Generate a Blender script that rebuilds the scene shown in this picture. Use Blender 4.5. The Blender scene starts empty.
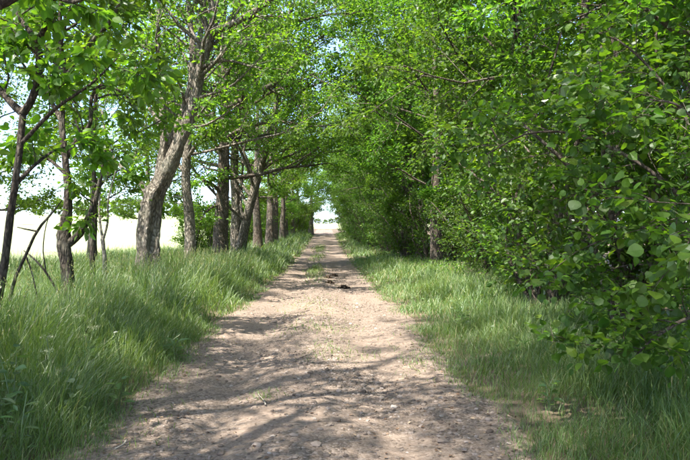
import bpy, math, random
import numpy as np
from mathutils import Matrix, Vector

# ------------------------------------------------------------------ camera, sky, sun, exposure
sc = bpy.context.scene
COL = sc.collection
EYE = 1.6
cam_d = bpy.data.cameras.new('camera')
cam_d.lens = 35.0
cam_d.sensor_width = 36.0
cam_d.clip_end = 6000
cam = bpy.data.objects.new('camera', cam_d)
COL.objects.link(cam)
cam.location = (0, 0, EYE)
cam.rotation_euler = (math.radians(90 - 0.5), 0, math.radians(-1.7))
sc.camera = cam

SUN_EL, SUN_AZ = 61.0, -138.0          # azimuth measured clockwise from +Y (the way the track runs)
world = bpy.data.worlds.new('World')
sc.world = world
world.use_nodes = True
wn = world.node_tree
wn.nodes.clear()
sky = wn.nodes.new('ShaderNodeTexSky')
sky.sky_type = 'NISHITA'
sky.sun_disc = False
sky.sun_elevation = math.radians(SUN_EL)
sky.sun_rotation = math.radians(SUN_AZ)
sky.air_density = 0.5
sky.dust_density = 1.2
sky.ozone_density = 1.0
bg = wn.nodes.new('ShaderNodeBackground')
bg.inputs['Strength'].default_value = 0.15
wo = wn.nodes.new('ShaderNodeOutputWorld')
wn.links.new(sky.outputs[0], bg.inputs[0])
wn.links.new(bg.outputs[0], wo.inputs[0])

sun_d = bpy.data.lights.new('sun', 'SUN')
sun_d.energy = 3.6
sun_d.angle = math.radians(0.55)
sun_d.color = (1.0, 0.95, 0.87)
sun = bpy.data.objects.new('sun', sun_d)
COL.objects.link(sun)
_a, _e = math.radians(SUN_AZ), math.radians(SUN_EL)
sdir = Vector((math.sin(_a) * math.cos(_e), math.cos(_a) * math.cos(_e), math.sin(_e)))
sun.rotation_euler = (-sdir).to_track_quat('-Z', 'Y').to_euler()

sc.view_settings.view_transform = 'Standard'
sc.view_settings.look = 'None'
sc.view_settings.gamma = 1.0
sc.view_settings.use_curve_mapping = False
sc.view_settings.exposure = 2.4
sc.render.engine = 'CYCLES'
cy = sc.cycles
cy.max_bounces = 5
cy.diffuse_bounces = 4
cy.glossy_bounces = 2
cy.transmission_bounces = 4
cy.transparent_max_bounces = 4
cy.debug_use_spatial_splits = True
cy.use_denoising = True
cy.use_adaptive_sampling = True
cy.adaptive_threshold = 0.04
cy.sample_clamp_indirect = 4.0
cy.caustics_reflective = False
cy.caustics_refractive = False

RS = np.random.RandomState(11)
random.seed(11)
TRACK_X, TRACK_W = -0.17, 1.60


# ------------------------------------------------------------------ small helpers
def smooth(a, b, x):
    t = np.clip((np.asarray(x, float) - a) / (b - a), 0, 1)
    return t * t * (3 - 2 * t)


_rn = np.random.RandomState(5)
_WV = [(_rn.uniform(-1, 1, 2), _rn.uniform(0, 6.28)) for _ in range(24)]


def wav(x, y, scale, k0=0, n=6):
    """cheap smooth noise in about -1..1"""
    s = 0
    for (d, p) in _WV[k0:k0 + n]:
        d = d / np.linalg.norm(d)
        s = s + np.sin((x * d[0] + y * d[1]) / scale * (1 + 0.35 * p / 6.28) + p)
    return s / n * 1.4


_PY = np.array([-60, 0, 4.7, 9, 16, 30, 45, 60, 100, 143, 260, 400, 900, 3000], float)
_PZ = np.array([0, 0, 0, -.03, -.22, -.52, -.66, -.64, -.15, .3, 1.2, 1.9, 1.9, 1.9], float)


def ground_z(x, y):
    x = np.asarray(x, float); y = np.asarray(y, float)
    z = np.zeros(np.broadcast(x, y).shape)
    for k, w in ((-2.5, .15), (-1.2, .2), (0, .3), (1.2, .2), (2.5, .15)):
        z = z + w * np.interp(y + k * (1 + y * .02), _PY, _PZ)
    z = z + 4.2 * smooth(10, 85, -x) * np.clip(y / 300, 0, 1.0)
    off = np.abs(x - TRACK_X) - TRACK_W
    z = z + 0.14 * smooth(-.1, 1.3, off) * np.where(x < 0, 1.0, .7)
    z = z + 0.25 * smooth(3.2, 6.0, x) * (1 - smooth(12, 30, x))
    z = z + (0.03 * wav(x, y, .8, 0) + .05 * wav(x, y, 2.6, 6)) * smooth(0, 1.5, off)
    return z


def link(o, parent=None):
    COL.objects.link(o)
    if parent is not None:
        o.parent = parent
    return o


def mesh_np(name, V, faces, mat, attrs=None, smooth_shade=True):
    """faces: list of integer arrays (m, k)"""
    me = bpy.data.meshes.new(name)
    V = np.asarray(V, np.float32)
    faces = [np.asarray(f, np.int32) for f in faces if len(f)]
    nl = sum(f.size for f in faces); nf = sum(len(f) for f in faces)
    me.vertices.add(len(V)); me.vertices.foreach_set('co', V.ravel())
    me.loops.add(nl); me.polygons.add(nf)
    me.loops.foreach_set('vertex_index', np.concatenate([f.ravel() for f in faces]))
    tot = np.concatenate([np.full(len(f), f.shape[1], np.int32) for f in faces])
    st = np.concatenate([[0], np.cumsum(tot)[:-1]]).astype(np.int32)
    me.polygons.foreach_set('loop_start', st)
    me.polygons.foreach_set('loop_total', tot)
    me.polygons.foreach_set('use_smooth', np.full(nf, smooth_shade))
    for k, a in (attrs or {}).items():
        at = me.attributes.new(k, 'FLOAT', 'POINT')
        at.data.foreach_set('value', np.asarray(a, np.float32))
    me.update(calc_edges=True)
    if mat is not None:
        me.materials.append(mat)
    return me


def obj(name, me, parent=None, loc=None):
    o = bpy.data.objects.new(name, me)
    if loc is not None:
        o.location = loc
    if name in ('branches', 'crown') and parent is not None:
        o['kind'] = 'stuff'      # twigs and leaves past counting
    return link(o, parent)


def tag(o, label=None, cat=None, group=None, kind=None):
    if label: o['label'] = label
    if cat: o['category'] = cat
    if group: o['group'] = group
    if kind: o['kind'] = kind
    return o


def thing(name, label, cat, loc=(0, 0, 0), group=None):
    o = bpy.data.objects.new(name, None)
    o.empty_display_size = .2
    o.location = loc
    link(o)
    return tag(o, label, cat, group)


def copy_thing(src, loc, rz, scale, label):
    r = src.copy(); COL.objects.link(r)
    r.location = loc; r.rotation_euler = (0, 0, rz); r.scale = scale
    r['label'] = label
    for ch in src.children:
        c = ch.copy(); COL.objects.link(c); c.parent = r
        for g in ch.children:
            d = g.copy(); COL.objects.link(d); d.parent = c
    return r


def at(px, py, Y):
    """a point of the photograph at the distance Y down the track"""
    return np.array([(px - 325) / 670 * Y, Y, EYE - (py - 224) / 670 * Y])


# ------------------------------------------------------------------ materials
def new_mat(name):
    m = bpy.data.materials.new(name); m.use_nodes = True
    nt = m.node_tree; nt.nodes.clear()
    out = nt.nodes.new('ShaderNodeOutputMaterial')
    def N(t, **kw):
        n = nt.nodes.new('ShaderNode' + t)
        for k, v in kw.items():
            if hasattr(n, k): setattr(n, k, v)
            else: n.inputs[k.replace('_', ' ')].default_value = v
        return n
    return m, nt, out, N, nt.links.new


def ramp(N, stops):
    r = N('ValToRGB')
    e = r.color_ramp.elements
    while len(e) < len(stops): e.new(0.5)
    for i, (p, c) in enumerate(stops):
        e[i].position = p; e[i].color = (*c, 1)
    return r


def leaf_material(name, stops, trans_gain=(1.9, 1.9, .7), trans=.5, gloss=.09, rough=.38, jitter=.25):
    """stops: leaf reflectance over the per-leaf value v"""
    m, nt, out, N, L = new_mat(name)
    a = N('Attribute', attribute_name='v')
    cr = ramp(N, stops)
    L(a.outputs['Fac'], cr.inputs[0])
    oi = N('ObjectInfo')
    hsv = N('HueSaturation')
    mr = N('MapRange'); mr.inputs[3].default_value = 1 - jitter; mr.inputs[4].default_value = 1 + jitter
    L(oi.outputs['Random'], mr.inputs[0]); L(mr.outputs[0], hsv.inputs['Value'])
    mh = N('MapRange'); mh.inputs[3].default_value = .488; mh.inputs[4].default_value = .51
    L(oi.outputs['Random'], mh.inputs[0]); L(mh.outputs[0], hsv.inputs['Hue'])
    L(cr.outputs[0], hsv.inputs['Color'])
    mul = N('Mix', data_type='RGBA', blend_type='MULTIPLY')
    mul.inputs[0].default_value = 1
    L(hsv.outputs[0], mul.inputs[6]); mul.inputs[7].default_value = (*trans_gain, 1)
    df = N('BsdfDiffuse'); tr = N('BsdfTranslucent'); gl = N('BsdfGlossy'); gl.inputs['Roughness'].default_value = rough
    L(hsv.outputs[0], df.inputs[0]); L(mul.outputs[2], tr.inputs[0])
    mx = N('MixShader'); mx.inputs[0].default_value = trans
    L(df.outputs[0], mx.inputs[1]); L(tr.outputs[0], mx.inputs[2])
    lw = N('LayerWeight'); lw.inputs[0].default_value = .35
    mg = N('MapRange'); mg.inputs[3].default_value = gloss * .5; mg.inputs[4].default_value = gloss * 3
    L(lw.outputs['Fresnel'], mg.inputs[0])
    m2 = N('MixShader'); L(mg.outputs[0], m2.inputs[0]); L(mx.outputs[0], m2.inputs[1]); L(gl.outputs[0], m2.inputs[2])
    L(m2.outputs[0], out.inputs[0])
    return m


def bark_material(name, dark, mid, light, scale=1.0, lichen=.35):
    m, nt, out, N, L = new_mat(name)
    tc = N('TexCoord')
    mp = N('Mapping'); mp.inputs['Scale'].default_value = (11 * scale, 11 * scale, 4.2 * scale)
    L(tc.outputs['Object'], mp.inputs[0])
    n1 = N('TexNoise'); n1.inputs['Scale'].default_value = 2.2; n1.inputs['Detail'].default_value = 7; n1.inputs['Roughness'].default_value = .65
    L(mp.outputs[0], n1.inputs[0])
    v1 = N('TexVoronoi', feature='DISTANCE_TO_EDGE'); v1.inputs['Scale'].default_value = 1.6
    wp = N('Mix', data_type='VECTOR'); wp.inputs[0].default_value = .25
    L(mp.outputs[0], wp.inputs[4]); L(n1.outputs['Color'], wp.inputs[5]); L(wp.outputs[1], v1.inputs[0])
    cr = ramp(N, [(.25, dark), (.5, mid), (.75, light)])
    ed = N('MapRange'); ed.inputs[1].default_value = 0; ed.inputs[2].default_value = .22; ed.inputs[3].default_value = -.28; ed.inputs[4].default_value = .06
    L(v1.outputs[0], ed.inputs[0])
    sm = N('Math', operation='ADD'); L(n1.outputs[0], sm.inputs[0]); L(ed.outputs[0], sm.inputs[1])
    L(sm.outputs[0], cr.inputs[0])
    n2 = N('TexNoise'); n2.inputs['Scale'].default_value = 1.7 * scale; n2.inputs['Detail'].default_value = 4
    L(tc.outputs['Object'], n2.inputs[0])
    lr = ramp(N, [(.52, (0, 0, 0)), (.66, (1, 1, 1))]); L(n2.outputs[0], lr.inputs[0])
    lm = N('Math', operation='MULTIPLY'); lm.inputs[1].default_value = lichen; L(lr.outputs[0], lm.inputs[0])
    mix = N('Mix', data_type='RGBA'); L(lm.outputs[0], mix.inputs[0]); L(cr.outputs[0], mix.inputs[6])
    mix.inputs[7].default_value = (.30, .29, .22, 1)
    b = N('BsdfPrincipled'); b.inputs['Roughness'].default_value = .9; b.inputs['Specular IOR Level'].default_value = .2
    L(mix.outputs[2], b.inputs['Base Color'])
    am = N('Math', operation='MULTIPLY'); L(v1.outputs[0], am.inputs[0]); am.inputs[1].default_value = 1.5
    ad = N('Math', operation='ADD'); L(n1.outputs[0], ad.inputs[0]); L(am.outputs[0], ad.inputs[1])
    bp = N('Bump'); bp.inputs['Strength'].default_value = 1.0; bp.inputs['Distance'].default_value = .06 / scale
    L(ad.outputs[0], bp.inputs['Height']); L(bp.outputs[0], b.inputs['Normal'])
    L(b.outputs[0], out.inputs[0])
    return m


def rough_material(name, scale, stops, bump=.3, dist=.02, attr=False):
    m, nt, out, N, L = new_mat(name)
    cr = ramp(N, stops)
    n = N('TexNoise'); n.inputs['Scale'].default_value = scale; n.inputs['Detail'].default_value = 8; n.inputs['Roughness'].default_value = .6
    tc = N('TexCoord'); L(tc.outputs['Object'], n.inputs[0])
    if attr:
        a = N('Attribute', attribute_name='v'); L(a.outputs['Fac'], cr.inputs[0])
    else:
        L(n.outputs[0], cr.inputs[0])
    b = N('BsdfPrincipled'); b.inputs['Roughness'].default_value = .95; b.inputs['Specular IOR Level'].default_value = .15
    L(cr.outputs[0], b.inputs['Base Color'])
    bp = N('Bump'); bp.inputs['Strength'].default_value = bump; bp.inputs['Distance'].default_value = dist
    L(n.outputs[0], bp.inputs['Height']); L(bp.outputs[0], b.inputs['Normal'])
    L(b.outputs[0], out.inputs[0])
    return m


def track_material():
    m, nt, out, N, L = new_mat('dirt_track')
    tc = N('TexCoord')
    def noise(s, d=6, r=.6, stretch=None):
        n = N('TexNoise'); n.inputs['Scale'].default_value = s; n.inputs['Detail'].default_value = d; n.inputs['Roughness'].default_value = r
        if stretch:
            mp = N('Mapping'); mp.inputs['Scale'].default_value = stretch; L(tc.outputs['Object'], mp.inputs[0]); L(mp.outputs[0], n.inputs[0])
        else:
            L(tc.outputs['Object'], n.inputs[0])
        return n
    big = noise(.9, 5, .6, (1, .45, 1))
    fine = noise(26, 8, .7)
    grit = N('TexVoronoi'); grit.inputs['Scale'].default_value = 46; L(tc.outputs['Object'], grit.inputs[0])
    c1 = ramp(N, [(.28, (.120, .085, .062)), (.5, (.205, .155, .118)), (.75, (.31, .247, .196))])
    L(fine.outputs[0], c1.inputs[0])
    c2 = ramp(N, [(.0, (.085, .064, .048)), (.45, (.165, .126, .096)), (1, (.28, .228, .185))])
    L(grit.outputs['Color'], c2.inputs[0])
    fr = ramp(N, [(.34, (0, 0, 0)), (.56, (1, 1, 1))]); L(big.outputs[0], fr.inputs[0])
    mix = N('Mix', data_type='RGBA'); L(fr.outputs[0], mix.inputs[0]); L(c1.outputs[0], mix.inputs[6]); L(c2.outputs[0], mix.inputs[7])
    b = N('BsdfPrincipled'); b.inputs['Roughness'].default_value = .95; b.inputs['Specular IOR Level'].default_value = .15
    L(mix.outputs[2], b.inputs['Base Color'])
    hm = N('Math', operation='MULTIPLY'); L(grit.outputs['Distance'], hm.inputs[0]); L(fr.outputs[0], hm.inputs[1])
    ad = N('Math', operation='SUBTRACT'); L(fine.outputs[0], ad.inputs[0]); L(hm.outputs[0], ad.inputs[1])
    bp = N('Bump'); bp.inputs['Strength'].default_value = .7; bp.inputs['Distance'].default_value = .02
    L(ad.outputs[0], bp.inputs['Height']); L(bp.outputs[0], b.inputs['Normal'])
    L(b.outputs[0], out.inputs[0])
    return m


M = {}
M['leaf_left'] = leaf_material('leaf_left', [(0, (.048, .110, .016)), (.6, (.083, .168, .024)), (1, (.128, .215, .033))], (2.2, 2.15, .55), trans=.6, gloss=.025, rough=.5)
M['leaf_row'] = leaf_material('leaf_row', [(0, (.050, .106, .016)), (.6, (.085, .158, .025)), (1, (.130, .202, .034))], (2.2, 2.1, .55), trans=.6, gloss=.02, rough=.5)
M['leaf_right'] = leaf_material('leaf_right', [(0, (.036, .086, .013)), (.6, (.065, .132, .021)), (1, (.106, .182, .030))], (2.1, 2.1, .55), trans=.58, gloss=.02, rough=.5)
M['leaf_hazel'] = leaf_material('leaf_hazel', [(0, (.027, .068, .010)), (.55, (.052, .108, .016)), (.85, (.085, .155, .020)), (1, (.14, .205, .026))], (2.05, 2.1, .45), trans=.54, gloss=.03, rough=.45)
M['leaf_far'] = leaf_material('leaf_far', [(0, (.06, .10, .02)), (1, (.12, .17, .035))], gloss=.02)
M['grass'] = leaf_material('grass_blade', [(0, (.068, .124, .033)), (.45, (.116, .184, .052)), (.86, (.182, .243, .078)), (.93, (.26, .25, .12)), (1, (.38, .34, .2))], (1.5, 1.5, .6), trans=.45, gloss=.03, rough=.5, jitter=0)
M['weed'] = leaf_material('weed_leaf', [(0, (.06, .125, .03)), (1, (.12, .20, .05))], gloss=.08)
M['pale_weed'] = leaf_material('pale_leaf', [(0, (.17, .24, .11)), (1, (.28, .34, .18))], (1.2, 1.2, .8), gloss=.08)
M['umbel'] = leaf_material('umbel', [(0, (.30, .34, .18)), (1, (.48, .50, .32))], (1, 1, .9), trans=.3, gloss=.03)
M['stem'] = leaf_material('stem', [(0, (.12, .18, .06)), (1, (.16, .21, .08))], (1, 1, .8), trans=.1)
M['bark_grey'] = bark_material('bark_grey', (.095, .08, .062), (.22, .19, .15), (.36, .325, .27))
M['bark_dark'] = bark_material('bark_dark', (.035, .028, .022), (.085, .068, .052), (.16, .132, .10), 1.6, .25)
M['bark_brown'] = bark_material('bark_brown', (.058, .045, .034), (.13, .104, .08), (.21, .175, .138), 1.3, .25)
M['bark_pale'] = bark_material('bark_pale', (.13, .115, .09), (.24, .215, .17), (.34, .31, .25), 2.0, .3)
M['track'] = track_material()
M['ground'] = rough_material('verge_soil', 2.2, [(.3, (.07, .055, .034)), (.5, (.12, .092, .06)), (.7, (.18, .14, .10))])
M['field'] = rough_material('hay_field', .5, [(.3, (.20, .235, .11)), (.7, (.29, .31, .165))], .2)
M['stone'] = rough_material('gravel', 30, [(0, (.085, .064, .05)), (.5, (.165, .13, .102)), (.85, (.25, .205, .168)), (1, (.37, .32, .275))], .4, .004, attr=True)
M['litter'] = rough_material('leaf_litter', 30, [(0, (.09, .055, .035)), (.6, (.19, .125, .08)), (1, (.34, .26, .17))], .3, .003, attr=True)
M['dung'] = rough_material('dung', 18, [(.3, (.03, .021, .014)), (.7, (.085, .06, .038))], .9, .02)
M['deadwood'] = rough_material('dead_wood', 20, [(.3, (.22, .19, .15)), (.7, (.42, .37, .30))], .4, .004)


# ------------------------------------------------------------------ the setting: ground, track, field
def axis(segs):
    out = []
    for a, b, n in segs:
        out.append(np.linspace(a, b, n, endpoint=False))
    return np.concatenate(out + [[segs[-1][1]]])


def sheet(name, xs, ys, zf, mat):
    X, Y = np.meshgrid(xs, ys)
    Z = zf(X, Y)
    V = np.stack([X, Y, Z], -1).reshape(-1, 3)
    nx, ny = len(xs), len(ys)
    i = (np.arange(ny - 1)[:, None] * nx + np.arange(nx - 1)[None]).ravel()
    F = np.stack([i, i + 1, i + nx + 1, i + nx], -1)
    return obj(name, mesh_np(name, V, [F], mat))


gx = axis([(-2500, -200, 10), (-200, -20, 20), (-20, -6, 28), (-6, 8, 70), (8, 25, 24), (25, 200, 15), (200, 2500, 10)])
gy = axis([(-60, 0, 20), (0, 20, 70), (20, 60, 60), (60, 180, 60), (180, 700, 30), (700, 4000, 12)])
g = sheet('ground', gx, gy, lambda x, y: ground_z(x, y) - .05 * (1 - smooth(-.35, .1, np.abs(x - TRACK_X) - TRACK_W + .12 * wav(x, y, .5, 3))) * (y < 150), M['ground'])
tag(g, kind='structure')


def track_edge(y, side):
    """half width of the bare track, ragged"""
    return TRACK_W + .10 * wav(y, y * .3, .45, 2 + 5 * side) + .12 * wav(y, y * .7, 1.9, 9 + 4 * side)


def track_z(x, y):
    u = x - TRACK_X
    e = np.where(u < 0, track_edge(y, 0), track_edge(y, 1))
    off = np.abs(u) - e
    z = ground_z(x, y)
    rut = -.035 * np.exp(-((np.abs(u + .05 * wav(y, y, 4, 3)) - .78) / .27) ** 2) + .035 * np.exp(-(u / .35) ** 2)
    bump = .012 * wav(x, y, .11, 0) + .008 * wav(x, y, .27, 7) + .007 * wav(x, y, .9, 13)
    return z + .012 + rut + bump - .09 * smooth(-.02, .30, off)


tr = sheet('dirt_track', axis([(-2.35, 2.0, 110)]), axis([(-6, 3, 30), (3, 14, 260), (14, 40, 200), (40, 150, 200)]), track_z, M['track'])
tag(tr, kind='structure')

fx = axis([(-1500, -200, 10), (-200, -30, 24), (-30, -9.5, 30)])
fl = sheet('field', fx, axis([(-60, 20, 16), (20, 120, 40), (120, 600, 40), (600, 2500, 12)]), lambda x, y: ground_z(x, y) + .06 - .3 * smooth(-10.5, -9.5, x), M['field'])
tag(fl, kind='structure')
f2 = sheet('field', axis([(-9, 60, 30), (60, 900, 20)]), axis([(152, 600, 40), (600, 2500, 12)]), lambda x, y: ground_z(x, y) + .06 - .3 * (1 - smooth(152, 154, y)), M['field'])
tag(f2, kind='structure')


# ------------------------------------------------------------------ wood and leaves
def unit(v):
    v = np.asarray(v, float)
    return v / (np.linalg.norm(v, axis=-1, keepdims=True) + 1e-9)


def spline(pts, n):
    """Catmull-Rom through the rows of pts (any number of columns)"""
    p = np.asarray(pts, float)
    if len(p) < 3:
        t = np.linspace(0, 1, n)[:, None]
        return p[0] * (1 - t) + p[-1] * t
    P = np.vstack([2 * p[0] - p[1], p, 2 * p[-1] - p[-2]])
    u = np.linspace(0, len(p) - 1 - 1e-6, n)
    i = u.astype(int); f = (u - i)[:, None]
    a, b, c, d = P[i], P[i + 1], P[i + 2], P[i + 3]
    return .5 * (2 * b + (c - a) * f + (2 * a - 5 * b + 4 * c - d) * f ** 2 + (3 * b - a - 3 * c + d) * f ** 3)


class Wood:
    """tubes gathered into one mesh"""
    def __init__(self):
        self.V, self.F, self.n = [], [], 0

    def tube(self, pts, rad, sides, lump=0.0, rs=None, flare=0):
        pts = np.asarray(pts, float); rad = np.asarray(rad, float)
        n = len(pts)
        T = unit(np.gradient(pts, axis=0))
        ref = np.array([1., 0, 0]) if abs(T[0][0]) < .8 else np.array([0, 1., 0])
        A = unit(np.cross(T, ref)); B = np.cross(T, A)
        th = np.linspace(0, 2 * np.pi, sides, endpoint=False)
        R = np.repeat(rad[:, None], sides, 1)
        if lump and rs is not None:
            k = np.arange(n)[:, None] * .5
            for q in range(5):
                f = rs.randint(1, 6)
                R = R * (1 + lump * .5 * np.sin(f * th[None] + rs.uniform(0, 6.28) + k * rs.uniform(-.9, .9)))
            R = R * (1 + lump * .35 * rs.normal(size=R.shape))
        if flare:
            fl_ = np.exp(-np.arange(n) / 2.0)[:, None]
            R = R * (1 + fl_ * flare * (.5 + .5 * np.sin(5 * th[None] + 1.0)))
        ring = pts[:, None] + R[..., None] * (np.cos(th)[None, :, None] * A[:, None] + np.sin(th)[None, :, None] * B[:, None])
        tip = pts[-1:] + T[-1:] * rad[-1] * .6
        self.V.append(np.vstack([ring.reshape(-1, 3), tip]))
        i = np.arange(n - 1)[:, None] * sides; j = np.arange(sides)[None]; k = (j + 1) % sides
        F = np.stack([i + j, i + k, i + sides + k, i + sides + j], -1).reshape(-1, 4) + self.n
        last = (n - 1) * sides
        tr_ = np.stack([last + j[0], last + k[0], np.full(sides, n * sides)], -1) + self.n
        self.F.append((F, tr_)); self.n += n * sides + 1

    def mesh(self, name, mat, origin=(0, 0, 0)):
        V = np.vstack(self.V) - np.asarray(origin)
        return mesh_np(name, V, [np.vstack([f[0] for f in self.F]), np.vstack([f[1] for f in self.F])], mat)


class Grower:
    """branches that fork into twigs; twigs carry the leaves"""
    def __init__(self, seed, nchild=(0, 8, 8), ratio=(0, .42, .5), wander=.16, lift=.05, clear=None):
        self.rs = np.random.RandomState(seed)
        self.wood = Wood(); self.t0, self.t1 = [], []
        self.nchild, self.ratio, self.wander, self.lift, self.clear = nchild, ratio, wander, lift, clear

    def children(self, pts, L, r, lvl, tmin=.25, n=None, flat=.55, minlen=.0):
        rs = self.rs
        n = n or self.nchild[lvl]
        for i in range(n):
            t = tmin + (1 - tmin) * (i + rs.uniform(0, 1)) / n
            f = t * (len(pts) - 1); k = min(int(f), len(pts) - 2)
            p = pts[k] + (pts[k + 1] - pts[k]) * (f - k)
            d = unit(pts[k + 1] - pts[k])
            s = rs.normal(size=3); s[2] = s[2] * flat + .12
            s = unit(s - d * s.dot(d))
            ang = math.radians(rs.uniform(35, 70)) if t < .97 else .2
            cd = d * math.cos(ang) + s * math.sin(ang)
            cl = max(L * self.ratio[lvl] * rs.uniform(.6, 1.25) * (1.15 - .6 * t), minlen)
            self.grow(p, cd, cl, max(r * .5 * (1.1 - .5 * t), .004), lvl - 1)

    def grow(self, p, d, L, r, lvl):
        rs = self.rs
        n = (3, 5, 7, 8)[lvl]
        pts = [np.array(p, float)]; d = unit(d)
        for i in range(n - 1):
            d = unit(d + rs.normal(size=3) * self.wander + np.array([0, 0, self.lift * (1 if lvl else -1.5)]))
            pts.append(pts[-1] + d * L / (n - 1))
        pts = np.array(pts)
        if self.clear is not None and bool(np.any(self.clear(pts[1:]))):
            return
        self.wood.tube(pts, np.linspace(r, r * .35, n), (3, 4, 6, 8)[lvl])
        if lvl == 0:
            self.t0.append(pts[0]); self.t1.append(pts[-1])
        else:
            self.children(pts, L, r, lvl)
            self.t0.append(pts[-2]); self.t1.append(pts[-1])


# leaf templates: x across, y along, z up; unit length
LEAF8 = (np.array([(0, 0, 0), (0, .33, .0), (0, .66, -.05), (0, 1.05, -.18), (-.36, .20, .07), (-.38, .60, .03), (.36, .20, .07), (.38, .60, .03)]),
         [np.array([(0, 1, 4), (2, 3, 5), (0, 6, 1), (2, 7, 3)]), np.array([(4, 1, 2, 5), (1, 6, 7, 2)])])
def _leaf_hi():
    ts = [0, .10, .24, .42, .60, .76, .89, 1.0]
    ws = [.04, .24, .40, .46, .43, .31, .14, .0]
    V, F = [], []
    for i, (t, w_) in enumerate(zip(ts, ws)):
        zz = -.16 * t * t
        jag = 1 + (.05 if i % 2 else -.03)
        V += [(-w_ * jag, t + .02, zz + .16 * w_), (0, t, zz), (w_ * jag, t + .02, zz + .16 * w_)]
    for i in range(len(ts) - 1):
        a = 3 * i
        F += [(a, a + 1, a + 4, a + 3), (a + 1, a + 2, a + 5, a + 4)]
    return (np.array(V), [np.array(F)])
LEAFHI = _leaf_hi()
LEAF6 = (np.array([(0, 0, 0), (0, 1., -.1), (-.30, .28, .07), (-.30, .68, .02), (.30, .28, .07), (.30, .68, .02)]),
         [np.array([(0, 1, 3, 2), (0, 4, 5, 1)])])
LEAF4 = (np.array([(0, 0, 0), (0, 1., -.08), (-.36, .48, .08), (.36, .48, .08)]),
         [np.array([(0, 1, 2), (0, 3, 1)])])


def leaf_frames(g_, per, size, spread, droop=.3, flatn=.9, clear=None, seed=0):
    rs = np.random.RandomState(seed)
    P0 = np.array(g_.t0); P1 = np.array(g_.t1)
    n = len(P0) * per
    i = np.repeat(np.arange(len(P0)), per)
    t = rs.uniform(.05, 1.08, n)[:, None]
    D = unit(P1 - P0)[i]
    R = rs.normal(size=(n, 3)); R[:, 2] *= .55
    pos = P0[i] + (P1 - P0)[i] * t + R * spread * rs.uniform(.1, 1, n)[:, None]
    y = unit(D * .5 + unit(R) * 1.0 + np.array([0, 0, -droop]) + rs.normal(size=(n, 3)) * .25)
    nn = unit(np.array([0, 0, flatn]) + rs.normal(size=(n, 3)) * .55)
    nn = unit(nn - y * (nn * y).sum(1, keepdims=True))
    x = np.cross(y, nn)
    s = size * rs.uniform(.55, 1.2, n)
    v = np.clip(rs.beta(2, 2.2, n) + .10 * rs.normal(size=n), 0, 1)
    if clear is not None:
        k = ~clear(pos)
        pos, x, y, nn, s, v = pos[k], x[k], y[k], nn[k], s[k], v[k]
    return [pos, x, y, nn, s, v]


def leaf_mesh(name, fr, tmpl, mat, origin=(0, 0, 0), width=1.0):
    pos, x, y, nn, s, v = fr
    T, faces = tmpl
    S = s[:, None, None]
    V = (pos - np.asarray(origin))[:, None] + S * (T[None, :, 0:1] * width * x[:, None] + T[None, :, 1:2] * y[:, None] + T[None, :, 2:3] * nn[:, None])
    k = np.arange(len(pos))[:, None, None] * len(T)
    F = [(f[None] + k).reshape(-1, f.shape[1]) for f in faces]
    return mesh_np(name, V.reshape(-1, 3), F, mat, {'v': np.repeat(v, len(T))}, False)


_LM = {}
def single_leaves(parent, fr, idx, tmpl, mat, origin, width):
    """the nearest leaves, each an object of its own, sharing eight meshes"""
    pos, x, y, nn, s, v = fr
    for i in idx:
        key = (mat.name, int(v[i] * 7.99), width)
        if key not in _LM:
            f1 = [np.zeros((1, 3)), np.array([[1., 0, 0]]), np.array([[0, 1., 0]]), np.array([[0, 0, 1.]]), np.ones(1), np.array([(key[1] + .5) / 8])]
            _LM[key] = leaf_mesh('leaf', f1, LEAFHI, mat, width=width)
        o = bpy.data.objects.new('leaf', _LM[key])
        p = pos[i] - np.asarray(origin)
        m = Matrix(((x[i][0], y[i][0], nn[i][0], 0), (x[i][1], y[i][1], nn[i][1], 0), (x[i][2], y[i][2], nn[i][2], 0), (0, 0, 0, 1)))
        o.matrix_basis = Matrix.Translation(Vector(p)) @ m @ Matrix.Scale(float(s[i]), 4)
        link(o, parent)


def to_px(p):
    return 325 + p[:, 0] / np.maximum(p[:, 1], .1) * 670, 224 - (p[:, 2] - EYE) / np.maximum(p[:, 1], .1) * 670


def split_near(fr, count):
    """indices of the leaves that show largest in the picture, and the rest"""
    px, py = to_px(fr[0])
    size = fr[4] / np.maximum(fr[0][:, 1], .5)
    size[(px < 0) | (px > 690) | (py < 0) | (py > 460) | (fr[0][:, 1] < 1)] = 0
    idx = np.argsort(-size)[:count]
    idx = idx[size[idx] > 0]
    rest = np.setdiff1d(np.arange(len(size)), idx)
    return idx, [a[rest] for a in fr]


# over the track nothing hangs lower than a cart needs
def track_clear(P):
    P = np.atleast_2d(P)
    lim = 2.5 + .036 * np.clip(P[:, 1], 0, 140)
    r = (np.abs(P[:, 0] - .1) < 2.1) & (P[:, 2] < lim)
    return r if len(P) > 1 else bool(r[0])


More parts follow.
